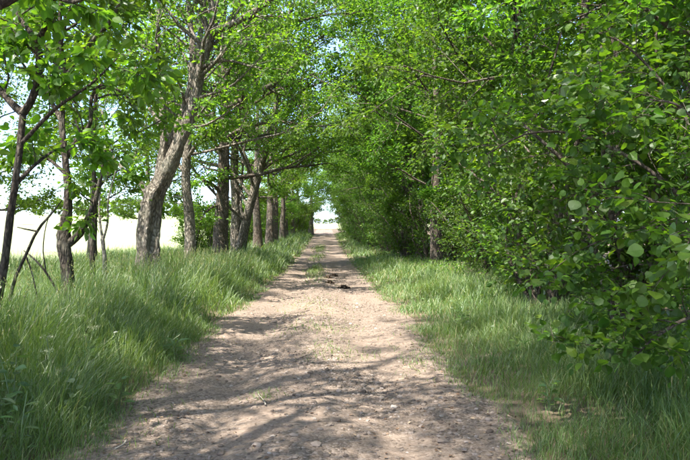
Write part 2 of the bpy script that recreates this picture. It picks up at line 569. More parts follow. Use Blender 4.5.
def tree_from(name, label, trunk, limbs, seed, mat_b, mat_l, leaf, per, tmpl, group=None, trunk_sides=18, lump=.10, levels=2, auto=None, near=0, spread=.14, width=1.0, cat='tree', nchild=(0, 7, 7), clear=track_clear, flare=.35, extra_mat=None, tmin=.25, minlen=.6, droop=.3):
    """a tree from hand-laid trunk and limbs: rows (x, y, z, radius)"""
    g_ = Grower(seed, nchild=nchild, clear=clear)
    trunk = np.array(trunk, float)
    base = trunk[0, :3].copy(); base[2] = float(ground_z(base[0], base[1])) - .05
    trunk = np.vstack([[base[0], base[1], base[2], trunk[0, 3] * 1.15], trunk])
    t = thing(name, label, cat, tuple(base), group)
    ts = spline(trunk, max(14, 4 * len(trunk)))
    w = Wood(); w.tube(ts[:, :3], ts[:, 3], trunk_sides, lump, g_.rs, flare)
    obj('trunk', w.mesh('trunk', mat_b, base), t)
    for l in limbs:
        l = np.array(l, float)
        ls = spline(l, 4 * len(l))
        w = Wood(); w.tube(ls[:, :3], np.maximum(ls[:, 3], .008), 10, lump * .7, g_.rs)
        obj('limb', w.mesh('limb', extra_mat or mat_b, base), t)
        L = np.linalg.norm(np.diff(l[:, :3], axis=0), axis=1).sum()
        g_.children(ls[:, :3], L, float(ls[len(ls) // 2, 3]), levels, tmin=tmin, n=max(4, int(L * 2.2)), minlen=minlen)
    if auto:
        n, z0, z1, Lm = auto
        zs = ts[:, 2]
        for i in range(n):
            z = z0 + (z1 - z0) * (i + .5) / n
            k = int(np.clip(np.searchsorted(zs, z), 1, len(ts) - 1))
            p = ts[k, :3]; az = i * 2.4 + g_.rs.uniform(-.4, .4)
            f = (z - z0) / max(z1 - z0, .1)
            d = np.array([math.cos(az), math.sin(az), .15 + .75 * f])
            g_.grow(p, d, Lm * (1 - .45 * f) * g_.rs.uniform(.8, 1.2), max(ts[k, 3] * .35, .02), 2 if levels >= 2 else 1)
    obj('branches', g_.wood.mesh('branches', extra_mat or mat_b, base), t)
    fr = leaf_frames(g_, per, leaf, spread, droop=droop, clear=clear, seed=seed)
    if near:
        idx, rest = split_near(fr, near)
        single_leaves(t, fr, idx, LEAF8, mat_l, base, width)
        fr = rest
    obj('crown', leaf_mesh('crown', fr, tmpl, mat_l, base, width), t)
    return t


def rows(Y, *pts, dy=0.0):
    """(px, py, radius) along a limb at distance Y, drifting dy metres by its end"""
    out = []
    for i, q in enumerate(pts):
        p = at(q[0], q[1], Y + dy * i / max(len(pts) - 1, 1))
        out.append([p[0], p[1], p[2], q[2]])
    return out


# ------------------------------------------------------------------ left row, from the front
BIG = ('trees', )
LROW = 'trees lining the left side of the track'
tree_from('young_tree', 'slim dark young tree at the left picture edge forking twice', 
    rows(7, (-4, 320, 0.048), (3, 297, 0.043), (9, 262, 0.040), (15, 216, 0.035), (20, 185, 0.034), (25, 150, 0.032), (28, 115, 0.034)),
    [rows(7, (28, 115, .040), (15, 103, .034), (3, 88, .030), (-12, 66, .026), (-20, 30, .02), (-40, -10, .015), dy=.4),
     rows(7, (28, 115, .043), (37, 100, .040), (42, 78, .037), (44, 58, .035), (42, 43, .037), dy=-.1),
     rows(6.9, (42, 43, .028), (33, 32, .026), (24, 19, .023), (20, -2, .020), (22, -40, .014), dy=.5),
     rows(6.9, (42, 43, .030), (50, 31, .028), (53, 15, .026), (52, 5, .023), (62, 2, .02), (80, 5, .017), (100, -6, .012), dy=-.6),
     rows(7, (20, 185, .025), (40, 165, .018), (62, 150, .012), (85, 148, .008), dy=.8),
     rows(7, (26, 145, .022), (60, 110, .018), (95, 85, .013), (120, 60, .008), dy=-.5),
     ],
    21, M['bark_dark'], M['leaf_left'], .118, 14, LEAF8, LROW, 12, .10, levels=2, near=280, spread=.13, width=.72, nchild=(0, 4, 4), minlen=.45, droop=.45)

tree_from('young_tree', 'young tree with a stout forked trunk behind dead branches',
    rows(9.6, (71, 292, 0.096), (71, 272, 0.083), (68, 240, 0.081), (69, 226, 0.076), (71, 205, 0.058), (71, 185, 0.051), (69, 160, 0.048), (66, 120, 0.041), (70, 80, 0.034), (64, 40, 0.029), (66, -10, 0.024)),
    [rows(9.6, (72, 243, .06), (80, 236, .055), (87, 226, .05), (97, 205, .04), (104, 175, .03), (112, 140, .022), dy=-.3),
     rows(9.6, (69, 160, .04), (80, 140, .035), (93, 125, .03), (95, 98, .026), (108, 86, .022), (128, 97, .016), (134, 108, .01), dy=.5),
     rows(9.6, (67, 125, .035), (50, 90, .03), (42, 60, .025), (25, 30, .018), dy=.8),
     rows(9.6, (70, 80, .035), (90, 50, .03), (112, 25, .024), (130, -10, .016), dy=-.8),
     rows(9.6, (70, 175, .03), (52, 160, .022), (36, 158, .016), (15, 170, .01), dy=.3)],
    22, M['bark_dark'], M['leaf_left'], .115, 14, LEAF8, LROW, 14, .14, levels=2, near=200, spread=.14, width=.72, nchild=(0, 4, 5), minlen=.5, auto=(7, 3.2, 5.2, 1.8), droop=.4)

tree_from('sapling', 'straight dark sapling between the forked young tree and the field',
    rows(14, (95, 268, 0.060), (95, 240, 0.053), (94, 215, 0.051), (97, 190, 0.047), (96, 160, 0.043), (97, 120, 0.036), (100, 70, 0.029), (97, 20, 0.021)),
    [rows(14, (96, 195, .03), (108, 180, .024), (122, 170, .015), dy=.4), rows(14, (96, 150, .03), (82, 130, .024), (75, 105, .015), dy=.6)],
    23, M['bark_dark'], M['leaf_left'], .12, 13, LEAF6, LROW, 10, .1, levels=2, auto=(11, 2.9, 6.2, 2.2), nchild=(0, 5, 5), spread=.14)

tree_from('sapling', 'thin pale grey sapling with an upright fork, before the bright field',
    rows(13, (107, 262, .045), (106, 248, .04), (105, 238, .042)),
    [rows(13, (105, 238, .026), (103, 225, .022), (102, 205, .018), (104, 180, .012), dy=.2), rows(13, (106, 238, .026), (110, 222, .020), (111, 200, .016), (118, 172, .010), dy=-.2)],
    24, M['bark_pale'], M['leaf_left'], .10, 6, LEAF6, LROW, 8, .08, levels=1, nchild=(0, 5, 5), minlen=.3)

tree_from('old_tree', 'gnarled grey old tree with flaking trunk leaning right over the verge',
    rows(18, (147, 272, .33), (149, 255, .265), (149.5, 235, .24), (152, 212, .23), (155, 195, .24), (162, 181, .22), (170, 167, .19), (179, 149, .15), (186, 132, .10)),
    [rows(17.95, (160, 186, 0.15), (170, 167, 0.165), (187, 129, 0.160), (196, 101, 0.148), (201, 73, 0.135), (208, 49, 0.123), (213, 32, 0.115), (213, 10, 0.082), (209, -20, 0.080), (214, -60, 0.050), dy=-.4),
     rows(17.5, (212, 34, 0.082), (222, 30, 0.086), (238, 23, 0.078), (253, 14, 0.085), (272, 0, 0.065), (295, -22, 0.045), (330, -40, 0.030), dy=-1.2),
     rows(18.1, (160, 186, 0.148), (166, 150, 0.123), (175, 136, 0.111), (186, 108, 0.098), (193, 80, 0.086), (194, 45, 0.085), (190, 5, 0.065), (194, -40, 0.040), dy=.8),
     rows(18, (162, 178, 0.123), (165, 146, 0.102), (164, 115, 0.098), (163, 77, 0.082), (160, 49, 0.060), (160, 0, 0.050), (150, -50, 0.035), dy=.3),
     rows(17.7, (201, 72, 0.060), (212, 64, 0.040), (232, 62, 0.030), (255, 68, 0.022), (285, 70, 0.012), dy=-.8),
     rows(17.7, (196, 100, 0.050), (212, 95, 0.035), (230, 88, 0.028), (248, 72, 0.020), (268, 50, 0.012), dy=-.4),
     rows(17.8, (190, 128, 0.045), (205, 126, 0.030), (222, 117, 0.024), (240, 104, 0.018), dy=-.3),
     rows(18, (152, 200, 0.090), (140, 180, 0.070), (126, 170, 0.050), (112, 150, 0.035), (104, 110, 0.020), dy=1.5),
     rows(18, (165, 130, 0.060), (150, 105, 0.050), (135, 60, 0.040), (125, 20, 0.025), dy=1)],
    25, M['bark_grey'], M['leaf_left'], .125, 15, LEAF6, LROW, 28, .17, levels=2, nchild=(0, 5, 6), spread=.16, tmin=.35, flare=.3)

tree_from('old_tree', 'straight grey trunk just behind the gnarled leaning tree',
    rows(24, (190, 262, 0.221), (191, 245, 0.193), (190, 215, 0.176), (187, 180, 0.164), (189, 140, 0.148), (193, 100, 0.131), (200, 50, 0.107), (204, 0, 0.082), (206, -60, 0.057)),
    [rows(24, (188, 175, .08), (176, 160, .06), (165, 140, .04), dy=1), rows(24, (188, 160, .07), (202, 140, .05), (222, 128, .03), dy=-2), rows(24, (190, 205, .03), (180, 196, .022), (168, 200, .015), (160, 203, .01), dy=-.5)],
    26, M['bark_grey'], M['leaf_left'], .13, 17, LEAF6, LROW, 20, .1, levels=2, auto=(16, 3.6, 11.0, 5.2), nchild=(0, 6, 7), spread=.18)

tree_from('old_tree', 'thick upright dark trunk, third large tree of the left row',
    rows(31, (222, 258, 0.394), (221, 240, 0.336), (222, 215, 0.303), (224, 175, 0.271), (225, 120, 0.230), (226, 70, 0.189), (223, 35, 0.156), (226, -10, 0.123), (228, -70, 0.074)),
    [rows(31, (225, 112, .17), (232, 106, .16), (252, 97, .14), (269, 87, .11), (280, 80, .08), (300, 60, .05), dy=-3),
     rows(31, (226, 75, .12), (240, 60, .1), (262, 40, .07), (290, 20, .04), dy=-2),
     rows(31, (224, 30, .11), (250, -5, .09), (285, -30, .07), (325, -45, .05), (350, -50, .03), dy=-3),
     rows(31, (225, 60, .11), (255, 42, .09), (290, 25, .07), (330, 15, .05), (350, 14, .03), dy=1),
     rows(31, (225, 140, .1), (245, 128, .08), (275, 122, .055), (300, 124, .03), dy=-2),
     rows(31, (223, 195, .09), (214, 185, .07), (204, 180, .04), dy=-1.5), rows(31, (223, 205, .08), (213, 207, .06), (205, 214, .04), (200, 222, .02), dy=-1.5)],
    27, M['bark_brown'], M['leaf_row'], .14, 20, LEAF4, LROW, 22, .1, levels=2, auto=(17, 3.4, 12.0, 5.8), nchild=(0, 7, 7), spread=.25)

tree_from('old_tree', 'twin-stemmed grey tree whose second stem leans towards the track',
    rows(36, (237, 256, 0.340), (236, 240, 0.281), (237, 205, 0.230), (235, 165, 0.196), (238, 110, 0.153), (236, 50, 0.111), (238, -20, 0.068)),
    [rows(35.8, (240, 258, .30), (242, 245, .28), (245, 228, .26), (251, 203, .235), (259, 174, .20), (268, 140, .16), (277, 105, .12), (285, 60, .08), (290, 10, .05), dy=-2),
     rows(35, (258, 176, .06), (272, 158, .045), (292, 146, .03), (312, 134, .02), dy=-1),
     rows(35, (270, 135, .10), (290, 105, .08), (315, 85, .06), (345, 75, .04), dy=1),
     rows(35, (278, 100, .10), (292, 70, .08), (312, 45, .06), (335, 30, .05), (360, 22, .03), dy=-2),
     rows(35, (285, 60, .08), (300, 25, .06), (320, 0, .05), (345, -15, .03), dy=-3)],
    28, M['bark_grey'], M['leaf_row'], .145, 20, LEAF4, LROW, 20, .1, levels=2, auto=(17, 3.2, 12.5, 6.0), nchild=(0, 7, 7), spread=.25)


# ------------------------------------------------------------------ trees built once and repeated down the row
def make_tree(name, cat, seed, H, r, zb, Lm, nl, mat_b, mat_l, leaf, per, tmpl, nchild=(0, 7, 7), lean=.4, spread=.2, width=1.0, tilt=.35):
    g_ = Grower(seed, nchild=nchild)
    rs = g_.rs
    t = thing(name, '', cat)
    k = 7
    z = np.linspace(-.1, H, k)
    off = np.cumsum(rs.normal(size=(k, 2)) * lean * .35, 0) * np.linspace(0, 1, k)[:, None]
    ts = spline(np.column_stack([off, z, r * (1 - .86 * np.linspace(0, 1, k) ** .8)]), 24)
    w = Wood(); w.tube(ts[:, :3], ts[:, 3], 14, .1, rs, .35)
    obj('trunk', w.mesh('trunk', mat_b), t)
    for i in range(nl):
        f = (i + .5) / nl
        zz = zb + (H - zb) * f ** .9
        j = int(np.clip(np.searchsorted(ts[:, 2], zz), 1, 23))
        az = i * 2.4 + rs.uniform(-.5, .5)
        d = np.array([math.cos(az), math.sin(az), tilt * .4 + tilt * 1.6 * f])
        low = 1 - .5 * float(1 - smooth(.0, .28, f)) if tilt > .32 else 1 - .45 * float(1 - smooth(0, .3, f))
        d[2] += .25 * (1 - low)
        L = low * Lm * (.62 + .38 * math.sin(math.pi * (.25 + .6 * f))) * rs.uniform(.8, 1.2) * (1 if f < .7 else .75)
        g_.grow(ts[j, :3], d, L, max(ts[j, 3] * .30, .025), 2)
    obj('branches', g_.wood.mesh('branches', mat_b), t)
    obj('crown', leaf_mesh('crown', leaf_frames(g_, per, leaf, spread, seed=seed), tmpl, mat_l, width=width), t)
    return t


def make_bush(name, cat, seed, H, R, nst, mat_b, mat_l, leaf, per, tmpl, nchild=(0, 6, 6), spread=.15, width=1.0):
    """many-stemmed: stems fan out from the stool, leafy from the ground up"""
    g_ = Grower(seed, nchild=nchild, lift=.03)
    rs = g_.rs
    t = thing(name, '', cat)
    for i in range(nst):
        az = i * 2.4 + rs.uniform(-.4, .4)
        out = R * math.sqrt((i + .4) / nst)
        h = H * rs.uniform(.75, 1.1) * (1 - .35 * (i / nst) ** 2)
        c, s = math.cos(az), math.sin(az)
        pts = np.array([(c * .12, s * .12, -.1, .035), (c * (.1 + out * .25), s * (.1 + out * .25), h * .35, .03), (c * out * .6, s * out * .6, h * .72, .022), (c * out, s * out, h, .01)])
        pts[1:, :2] += rs.normal(size=(3, 2)) * .15
        ls = spline(pts, 12)
        w = Wood(); w.tube(ls[:, :3], ls[:, 3] * (1 + H * .1), 6)
        obj('stem', w.mesh('stem', mat_b), t)
        g_.children(ls[:, :3], H * .55, .02, 2, tmin=.06, n=8, flat=.7, minlen=.6)
    obj('branches', g_.wood.mesh('branches', mat_b), t)
    obj('crown', leaf_mesh('crown', leaf_frames(g_, per, leaf, spread, seed=seed), tmpl, mat_l, width=width), t)
    return t


USED = set()
def place(src, x, y, rz, s, label, sz=None, dz=0.0):
    loc = (x, y, float(ground_z(x, y)) - .03 + dz)
    scl = (s, s, (sz or s))
    if src.name not in USED:
        USED.add(src.name)
        src.location = loc; src.rotation_euler = (0, 0, rz); src.scale = scl; src['label'] = label
        return src
    return copy_thing(src, loc, rz, scl, label)


ORD = ['first', 'second', 'third', 'fourth', 'fifth', 'sixth', 'seventh', 'eighth', 'ninth', 'tenth', 'eleventh', 'twelfth', 'thirteenth', 'fourteenth', 'fifteenth', 'sixteenth',
       'seventeenth', 'eighteenth', 'nineteenth', 'twentieth'] + ['twenty-' + q for q in 'first second third fourth fifth sixth seventh eighth ninth'.split()] + ['thirtieth'] + ['thirty-' + q for q in 'first second third fourth fifth sixth seventh eighth ninth'.split()]

LT = [make_tree('row_tree', 'tree', 40 + i, 13, .36, 3.4, 5.6, 18, M['bark_brown'], M['leaf_row'], .145, 20, LEAF4, nchild=(0, 8, 7), spread=.26) for i in range(2)]
LT.append(make_tree('row_tree', 'tree', 47, 12.5, .34, 3.4, 5.4, 16, M['bark_brown'], M['leaf_row'], .10, 21, LEAF4, nchild=(0, 7, 6), spread=.24))
for t in LT: t['group'] = LROW
lpos = [(-4.75, 47.5, .0), (-4.7, 57, 2.1), (-4.8, 64, 4.0), (-4.6, 72, 1.2), (-4.7, 80, 5.2), (-4.3, 89, 3.1), (-3.9, 98, .8), (-2.2, 105, 2.6)]
for i, (x, y, rz) in enumerate(lpos):
    lab = 'leafy tree of the left row, %s beyond the twin-stemmed one' % ORD[i] if i < len(lpos) - 1 else 'last tree of the left row, dark against the bright opening'
    place(LT[i % 2], x, y, rz, 1.0 + .08 * math.sin(i * 2.3) + (.25 if i == 7 else 0), lab, sz=(1.0 if i < 3 else .82))
UB = [make_bush('understory_bush', 'bush', 50 + i, 3.6, 1.7, 9, M['bark_brown'], M['leaf_row'], .12, 14, LEAF4, spread=.2, nchild=(0, 5, 5)) for i in range(2)]
for t in UB: t['group'] = 'leafy bushes between the trunks of the left row'
for i, (x, y, s) in enumerate([(-6.6, 33.5, .75), (-7.0, 41, .95), (-6.8, 45, .9), (-7.0, 52, 1.1), (-6.8, 60, 1.2), (-6.8, 68, 1.2), (-6.4, 76, 1.2), (-6.0, 85, 1.2), (-4.4, 93, 1.3), (-4.2, 100, 1.4), (-4.0, 106, 1.4), (-4.6, 112, 1.5), (-7.2, 64, 1.5), (-6.9, 80, 1.6), (-6.4, 89, 1.6), (-3.6, 98, 1.3), (-3.3, 110, 1.6)]):
    place(UB[i % 2], x, y, i * 1.9, s, 'leafy bush between the left row trunks, %s from the front' % ORD[i])
# beside and behind the camera: they shade the near track
for i, (x, y, s_) in enumerate([(-10.0, 20, .62), (-8.6, 25, .58), (-8.1, 31, .62), (-7.45, 37, .66), (-10.5, 16, .62)]):
    place(LT[i % 2], x, y, 1.3 * i + .4, s_, 'small leafy tree on the field side behind the left row, %s from the right' % ORD[[3, 2, 1, 0, 4][i]], sz=s_ * .9)
place(LT[2], -5.0, 2.8, 3.4, 1.05, 'leafy tree outside the left picture edge whose high crown dapples the near track')
place(LT[2], -4.4, .6, 5.1, .9, 'slender leafy tree outside the picture, level with the viewer on the left')
place(LT[2], -4.8, -2.4, 1.0, 1.05, 'leafy tree left of the viewer and outside the picture, shading the near verge')
tree_from('old_tree', 'brown tree outside the picture, its bare limb crossing the upper left corner',
    [(-4.3, 3.6, .3, .14), (-4.3, 3.6, 1.2, .12), (-4.2, 3.7, 2.2, .10), (-4.3, 3.7, 3.6, .08), (-4.1, 3.6, 5.0, .06)],
    [[(-4.25, 3.7, 1.9, .07), (-3.3, 4.15, 2.55, .055), (-2.25, 4.5, 3.02, .05), (-1.75, 4.6, 3.42, .042), (-1.2, 4.7, 3.95, .03), (-.8, 4.8, 4.7, .02)]],
    29, M['bark_brown'], M['leaf_left'], .12, 8, LEAF6, LROW, 12, .1, levels=1, nchild=(0, 6, 6), tmin=.62, auto=(6, 3.4, 5, 1.5), spread=.15)
place(LT[2], -8.4, 13.0, 2.2, .85, 'leafy tree behind the young trees of the left verge')
place(LT[2], -5.2, -6.5, .5, 1.0, 'tree behind the viewer shading the near end of the track')

# ------------------------------------------------------------------ right side: hazels at the edge, trees behind
RT = [make_tree('woodland_tree', 'tree', 60 + i, 12, .24, 1.4, 5.0, 22, M['bark_brown' if i == 0 else 'bark_dark'], M['leaf_right'], .132, 24, LEAF4, nchild=(0, 8, 7), spread=.25, tilt=.3) for i in range(3)]
for t in RT: t['group'] = 'trees of the wood on the right'
HZ = [make_bush('hazel_bush', 'bush', 80 + i, 4.6, 2.2, 11, M['bark_brown'], M['leaf_hazel'], .105, 13, LEAF6, spread=.17, nchild=(0, 5, 5)) for i in range(3)]
for t in HZ: t['group'] = 'hazel bushes along the right verge'

rs = np.random.RandomState(3)
rt = [(5.0, 30.0, 1.15, 0)]
y = 7.0
while y < 128:
    x = 6.3 + rs.uniform(-.5, .7) - 1.3 * smooth(12, 24, y) - .3 * smooth(60, 100, y)
    if abs(y - 28.5) > 5.5: rt.append((x, y, rs.uniform(.85, 1.12), rs.randint(3)))
    y += 4.6 * rs.uniform(.85, 1.15) + y * .012
rt.append((7.4, 2.6, 1.0, 1)); rt.append((6.6, -3.5, 1.0, 2))
rt = [rt[0]] + sorted(rt[1:], key=lambda q: q[1])
for i, (x, y, s, k) in enumerate(rt):
    lab = 'tree with a bare brown trunk showing at the foot of the right-hand wood' if i == 0 else 'woodland tree %s from the front in the edge row on the right' % ORD[i - 1]
    place(RT[k], float(x), float(y), rs.uniform(0, 6.28), float(s), lab)
for i, (x, y, rz, q) in enumerate([(4.7, 37.5, .7, 1.08), (4.9, 51, 3.9, 1.08)]):
    o = place(LT[i], x, y, rz, q, ['high-crowned tree on the right verge arching over the middle of the track', 'second high-crowned tree on the right, arching over the far track'][i])
    o['group'] = 'trees of the wood on the right'
for i, y in enumerate((9, 14.5, 20, 26.5, 34, 42, 52, 64, 78)):
    place(RT[i % 3], 10.8 + rs.uniform(-.6, .8), y, rs.uniform(0, 6.28), 1.1, 'tall tree deep in the wood, %s from the front of the back row' % ORD[i])

hz = []
y = 8.4
while y < 112:
    x = 4.05 + .65 * smooth(10, 25, y) + 1.0 * smooth(13, 19, y) * (1 - smooth(29, 36, y)) - 1.2 * smooth(32, 75, y) + rs.uniform(-.3, .3)
    if abs(y - 28.8) > 2.2: hz.append((x, y, rs.uniform(.75, 1.05)))
    y += 2.5 * rs.uniform(.85, 1.15) + y * .03
for i, (x, y, q) in enumerate([(7.3, 24.5, .9), (7.6, 29, .95), (7.2, 34, 1.0), (8.6, 38.5, 1.1), (9.2, 31, 1.1), (6.9, 20, .9), (7.6, 15, .9), (6.0, 31.6, .7)]):
    place(HZ[i % 3], x, y, 2.1 * i, q, 'hazel bush inside the wood behind the verge row, %s of the inner bushes' % ORD[i])
for i, (x, y, s) in enumerate(hz):
    place(HZ[i % 3], float(x), float(y), rs.uniform(0, 6.28), float(s) * (.9 if y < 32 else 1.05), 'hazel bush at the foot of the wood, %s along the right verge' % ORD[i + 1])

# the big hazel in front, whose sprays reach into the picture
def hero_hazel():
    Y = 5.2
    base = np.array([3.75, 5.6, float(ground_z(3.75, 5.6)) - .05])
    g_ = Grower(91, nchild=(0, 5, 5), lift=.02)
    t = thing('hazel_bush', 'large hazel bush in front, its round leaves reaching in from the right edge', 'bush', tuple(base), 'hazel bushes along the right verge')
    stems = [
        [(3.75, 5.6, 0), (3.5, 5.6, .9), (3.05, 5.5, 1.35), (2.55, 5.4, 1.45), (2.1, 5.3, 1.30)],
        [(3.75, 5.6, 0), (3.4, 5.5, .7), (2.9, 5.2, .75), (2.5, 5.0, .62), (2.3, 4.9, .5)],
        [(3.75, 5.6, 0), (3.5, 5.4, 1.2), (3.1, 5.2, 2.0), (2.7, 5.0, 2.35), (2.4, 4.9, 2.4)],
        [(3.75, 5.6, 0), (3.6, 5.9, 1.6), (3.3, 6.2, 2.6), (2.9, 6.4, 3.2), (2.5, 6.5, 3.4)],
        [(3.75, 5.6, 0), (3.7, 6.3, 1.1), (3.5, 7.0, 1.7), (3.1, 7.4, 1.9), (2.7, 7.6, 1.75)],
        [(3.75, 5.6, 0), (3.9, 6.4, .7), (3.9, 7.2, .95), (3.6, 7.8, 1.0), (3.2, 8.1, .8)],
        [(3.75, 5.6, 0), (3.4, 5.2, 1.0), (2.95, 4.7, 1.5), (2.6, 4.4, 1.6), (2.35, 4.2, 1.5)],
        [(3.75, 5.6, 0), (4.0, 5.8, 1.8), (3.9, 6.0, 3.2), (3.6, 6.2, 4.2), (3.3, 6.3, 4.8)],
        [(3.75, 5.6, 0), (4.3, 6.8, 1.6), (4.3, 7.6, 2.8), (4.0, 8.0, 3.6), (3.7, 8.2, 4.0)],
        [(3.75, 5.6, 0), (3.3, 5.8, 1.5), (2.6, 6.1, 2.2), (2.0, 6.3, 2.35), (1.55, 6.4, 2.15)],
    ]
    for st in stems:
        st = np.array(st, float); st[:, 2] += base[2] + .05
        ls = spline(st, 16)
        w = Wood(); w.tube(ls[:, :3], np.linspace(.024, .006, 16), 6)
        obj('stem', w.mesh('stem', M['bark_brown'], base), t)
        g_.children(ls[:, :3], 1.9, .012, 2, tmin=.2, n=11, flat=.45, minlen=.45)
    obj('branches', g_.wood.mesh('branches', M['bark_brown'], base), t)
    fr = leaf_frames(g_, 11, .080, .12, droop=.25, flatn=1.1, seed=92)
    idx, rest = split_near(fr, 300)
    single_leaves(t, fr, idx, LEAF8, M['leaf_hazel'], base, 1.1)
    obj('crown', leaf_mesh('crown', rest, LEAF8, M['leaf_hazel'], base, 1.1), t)
hero_hazel()

# ------------------------------------------------------------------ trees far over the field
FT = make_tree('field_tree', 'tree', 70, 8.5, .3, .6, 4.6, 14, M['bark_brown'], M['leaf_far'], .42, 22, LEAF4, nchild=(0, 5, 5), spread=.45)
FT['group'] = 'trees along the far edge of the field'
for i, (px, Y, s) in enumerate([(40, 280, .9), (62, 300, .9), (84, 305, .8), (108, 310, .9), (131, 300, .95), (152, 305, .8), (172, 310, .9), (196, 320, .9), (214, 330, .8), (20, 290, .9), (120, 320, 1.0), (142, 315, .9), (162, 318, .9), (184, 312, .9), (352, 420, .8), (318, 430, .5), (325, 440, .45), (331, 430, .5), (338, 435, .6), (344, 425, .65), (311, 425, .6)]):
    lab = '%s tree from the left along the far hedge of the field' % ORD[i] if i < 14 else ('far bush right of the opening at the track end' if i == 14 else 'low far tree in the bright opening at the track end, %s of six' % ORD[i - 15])
    place(FT, (px - 325) / 670 * Y, float(Y), i * 1.7, s, lab.replace('from the left ', ''), sz=s * .8, dz=-.6 if i < 14 else -1.0)


# ------------------------------------------------------------------ grass
def blades(name, P, h, w, lean, bend, v, mat, az=None, rs=None):
    """ribbons of three segments: a root pair, two pairs and a tip"""
    n = len(P)
    az = rs.uniform(0, 6.28, n) if az is None else az
    d = np.stack([np.cos(az), np.sin(az), np.zeros(n)], -1)
    fa = az + np.pi / 2 + rs.normal(size=n) * .6
    sd = np.stack([np.cos(fa), np.sin(fa), np.zeros(n)], -1)
    up = np.array([0, 0, 1.])
    V = np.zeros((n, 7, 3))
    for k, (t, ww) in enumerate(((0, .8), (.38, 1.0), (.72, .7))):
        c = P + d * (h * (lean * t + bend * t * t))[:, None] + up * (h * (t - .28 * bend * t * t))[:, None]
        V[:, 2 * k] = c - sd * (w * ww * .5)[:, None]; V[:, 2 * k + 1] = c + sd * (w * ww * .5)[:, None]
    V[:, 6] = P + d * (h * (lean + bend))[:, None] + up * (h * (1 - .42 * bend))[:, None]
    k = np.arange(n)[:, None] * 7
    Q = np.concatenate([k + np.array([[0, 1, 3, 2]]), k + np.array([[2, 3, 5, 4]])])
    T = k + np.array([[4, 5, 6]])
    return mesh_np(name, V.reshape(-1, 3), [Q, T], mat, {'v': np.repeat(v, 7)}, False)


def scatter(rs, x0, x1, y0, y1, n):
    return np.stack([rs.uniform(x0, x1, n), rs.uniform(y0, y1, n)], -1)


rs = np.random.RandomState(77)


def verge(side):
    ps, ws = [], []
    if side == 'l':
        bands = [(2.6, 6.5, 1.4, 5.2, 42000, .0042), (6.5, 11, 1.4, 6.5, 44000, .0058), (11, 20, 1.4, 9, 34000, .011), (20, 40, 1.4, 11, 34000, .019), (40, 110, 1.4, 10, 24000, .036)]
    else:
        bands = [(2.6, 6.5, 1.4, 4.2, 30000, .0042), (6.5, 11, 1.4, 5.4, 28000, .0058), (11, 20, 1.4, 6, 18000, .011), (20, 40, 1.3, 6, 14000, .019), (40, 112, 1.3, 5, 10000, .036)]
    for y0, y1, o0, o1, n, w in bands:
        o = rs.uniform(o0, o1, n); y = y0 + (y1 - y0) * rs.uniform(0, 1, n) ** 1.0
        x = TRACK_X + (-o if side == 'l' else o)
        k = ((325 + x / y * 670) > -140) & ((325 + x / y * 670) < 830)
        ps.append(np.stack([x[k], y[k]], -1)); ws.append(np.full(k.sum(), w))
    P = np.vstack(ps); W = np.concatenate(ws)
    x, y = P[:, 0], P[:, 1]
    off = np.abs(x - TRACK_X) - track_edge(y, 0 if side == 'l' else 1)
    off = off + .12 * wav(x, y, .35, 4)
    clump = .5 + .5 * wav(x, y, .28, 1)
    clump2 = .5 + .5 * wav(x, y, 1.1, 8)
    keep = rs.uniform(0, 1, len(x)) < smooth(-.26, .14, off) * (.35 + .75 * clump)
    if side == 'r':
        keep &= rs.uniform(0, 1, len(x)) > .75 * smooth(2.2, 3.4, off)
    P, W, off, clump, clump2, x, y = P[keep], W[keep], off[keep], clump[keep], clump2[keep], x[keep], y[keep]
    n = len(x)
    if side == 'l':
        h = .12 + .30 * smooth(0, .5, off) + .42 * smooth(.3, 1.6, off)
    else:
        h = .09 + .16 * smooth(0, .5, off) + .20 * smooth(.4, 1.8, off)
    h = h * (.45 + .6 * clump + .3 * clump2) * rs.uniform(.5, 1.3, n)
    lean = rs.uniform(.0, .38, n); bend = rs.uniform(.05, .9, n) ** 1.3
    az = 2.6 * wav(x, y, .5, 12) + rs.normal(size=n) * 1.7
    v = np.clip(.45 + .16 * wav(x, y, 1.6, 15) + .12 * wav(x, y, .3, 9) + rs.normal(size=n) * .22, 0, .84)
    dry = rs.uniform(0, 1, n) < (.035 if side == 'l' else .07)
    v[dry] = rs.uniform(.88, 1, dry.sum())
    P3 = np.column_stack([x, y, ground_z(x, y) - .015])
    return blades('verge_grass', P3, h, W * rs.uniform(.7, 1.4, n), lean, bend, v, M['grass'], az, rs)


o = obj('verge_grass', verge('l')); tag(o, 'tall soft grass filling the left verge beneath the tree row', 'grass', kind='stuff')
o = obj('verge_grass', verge('r')); tag(o, 'shorter grass on the right verge before the hazels', 'grass', kind='stuff')

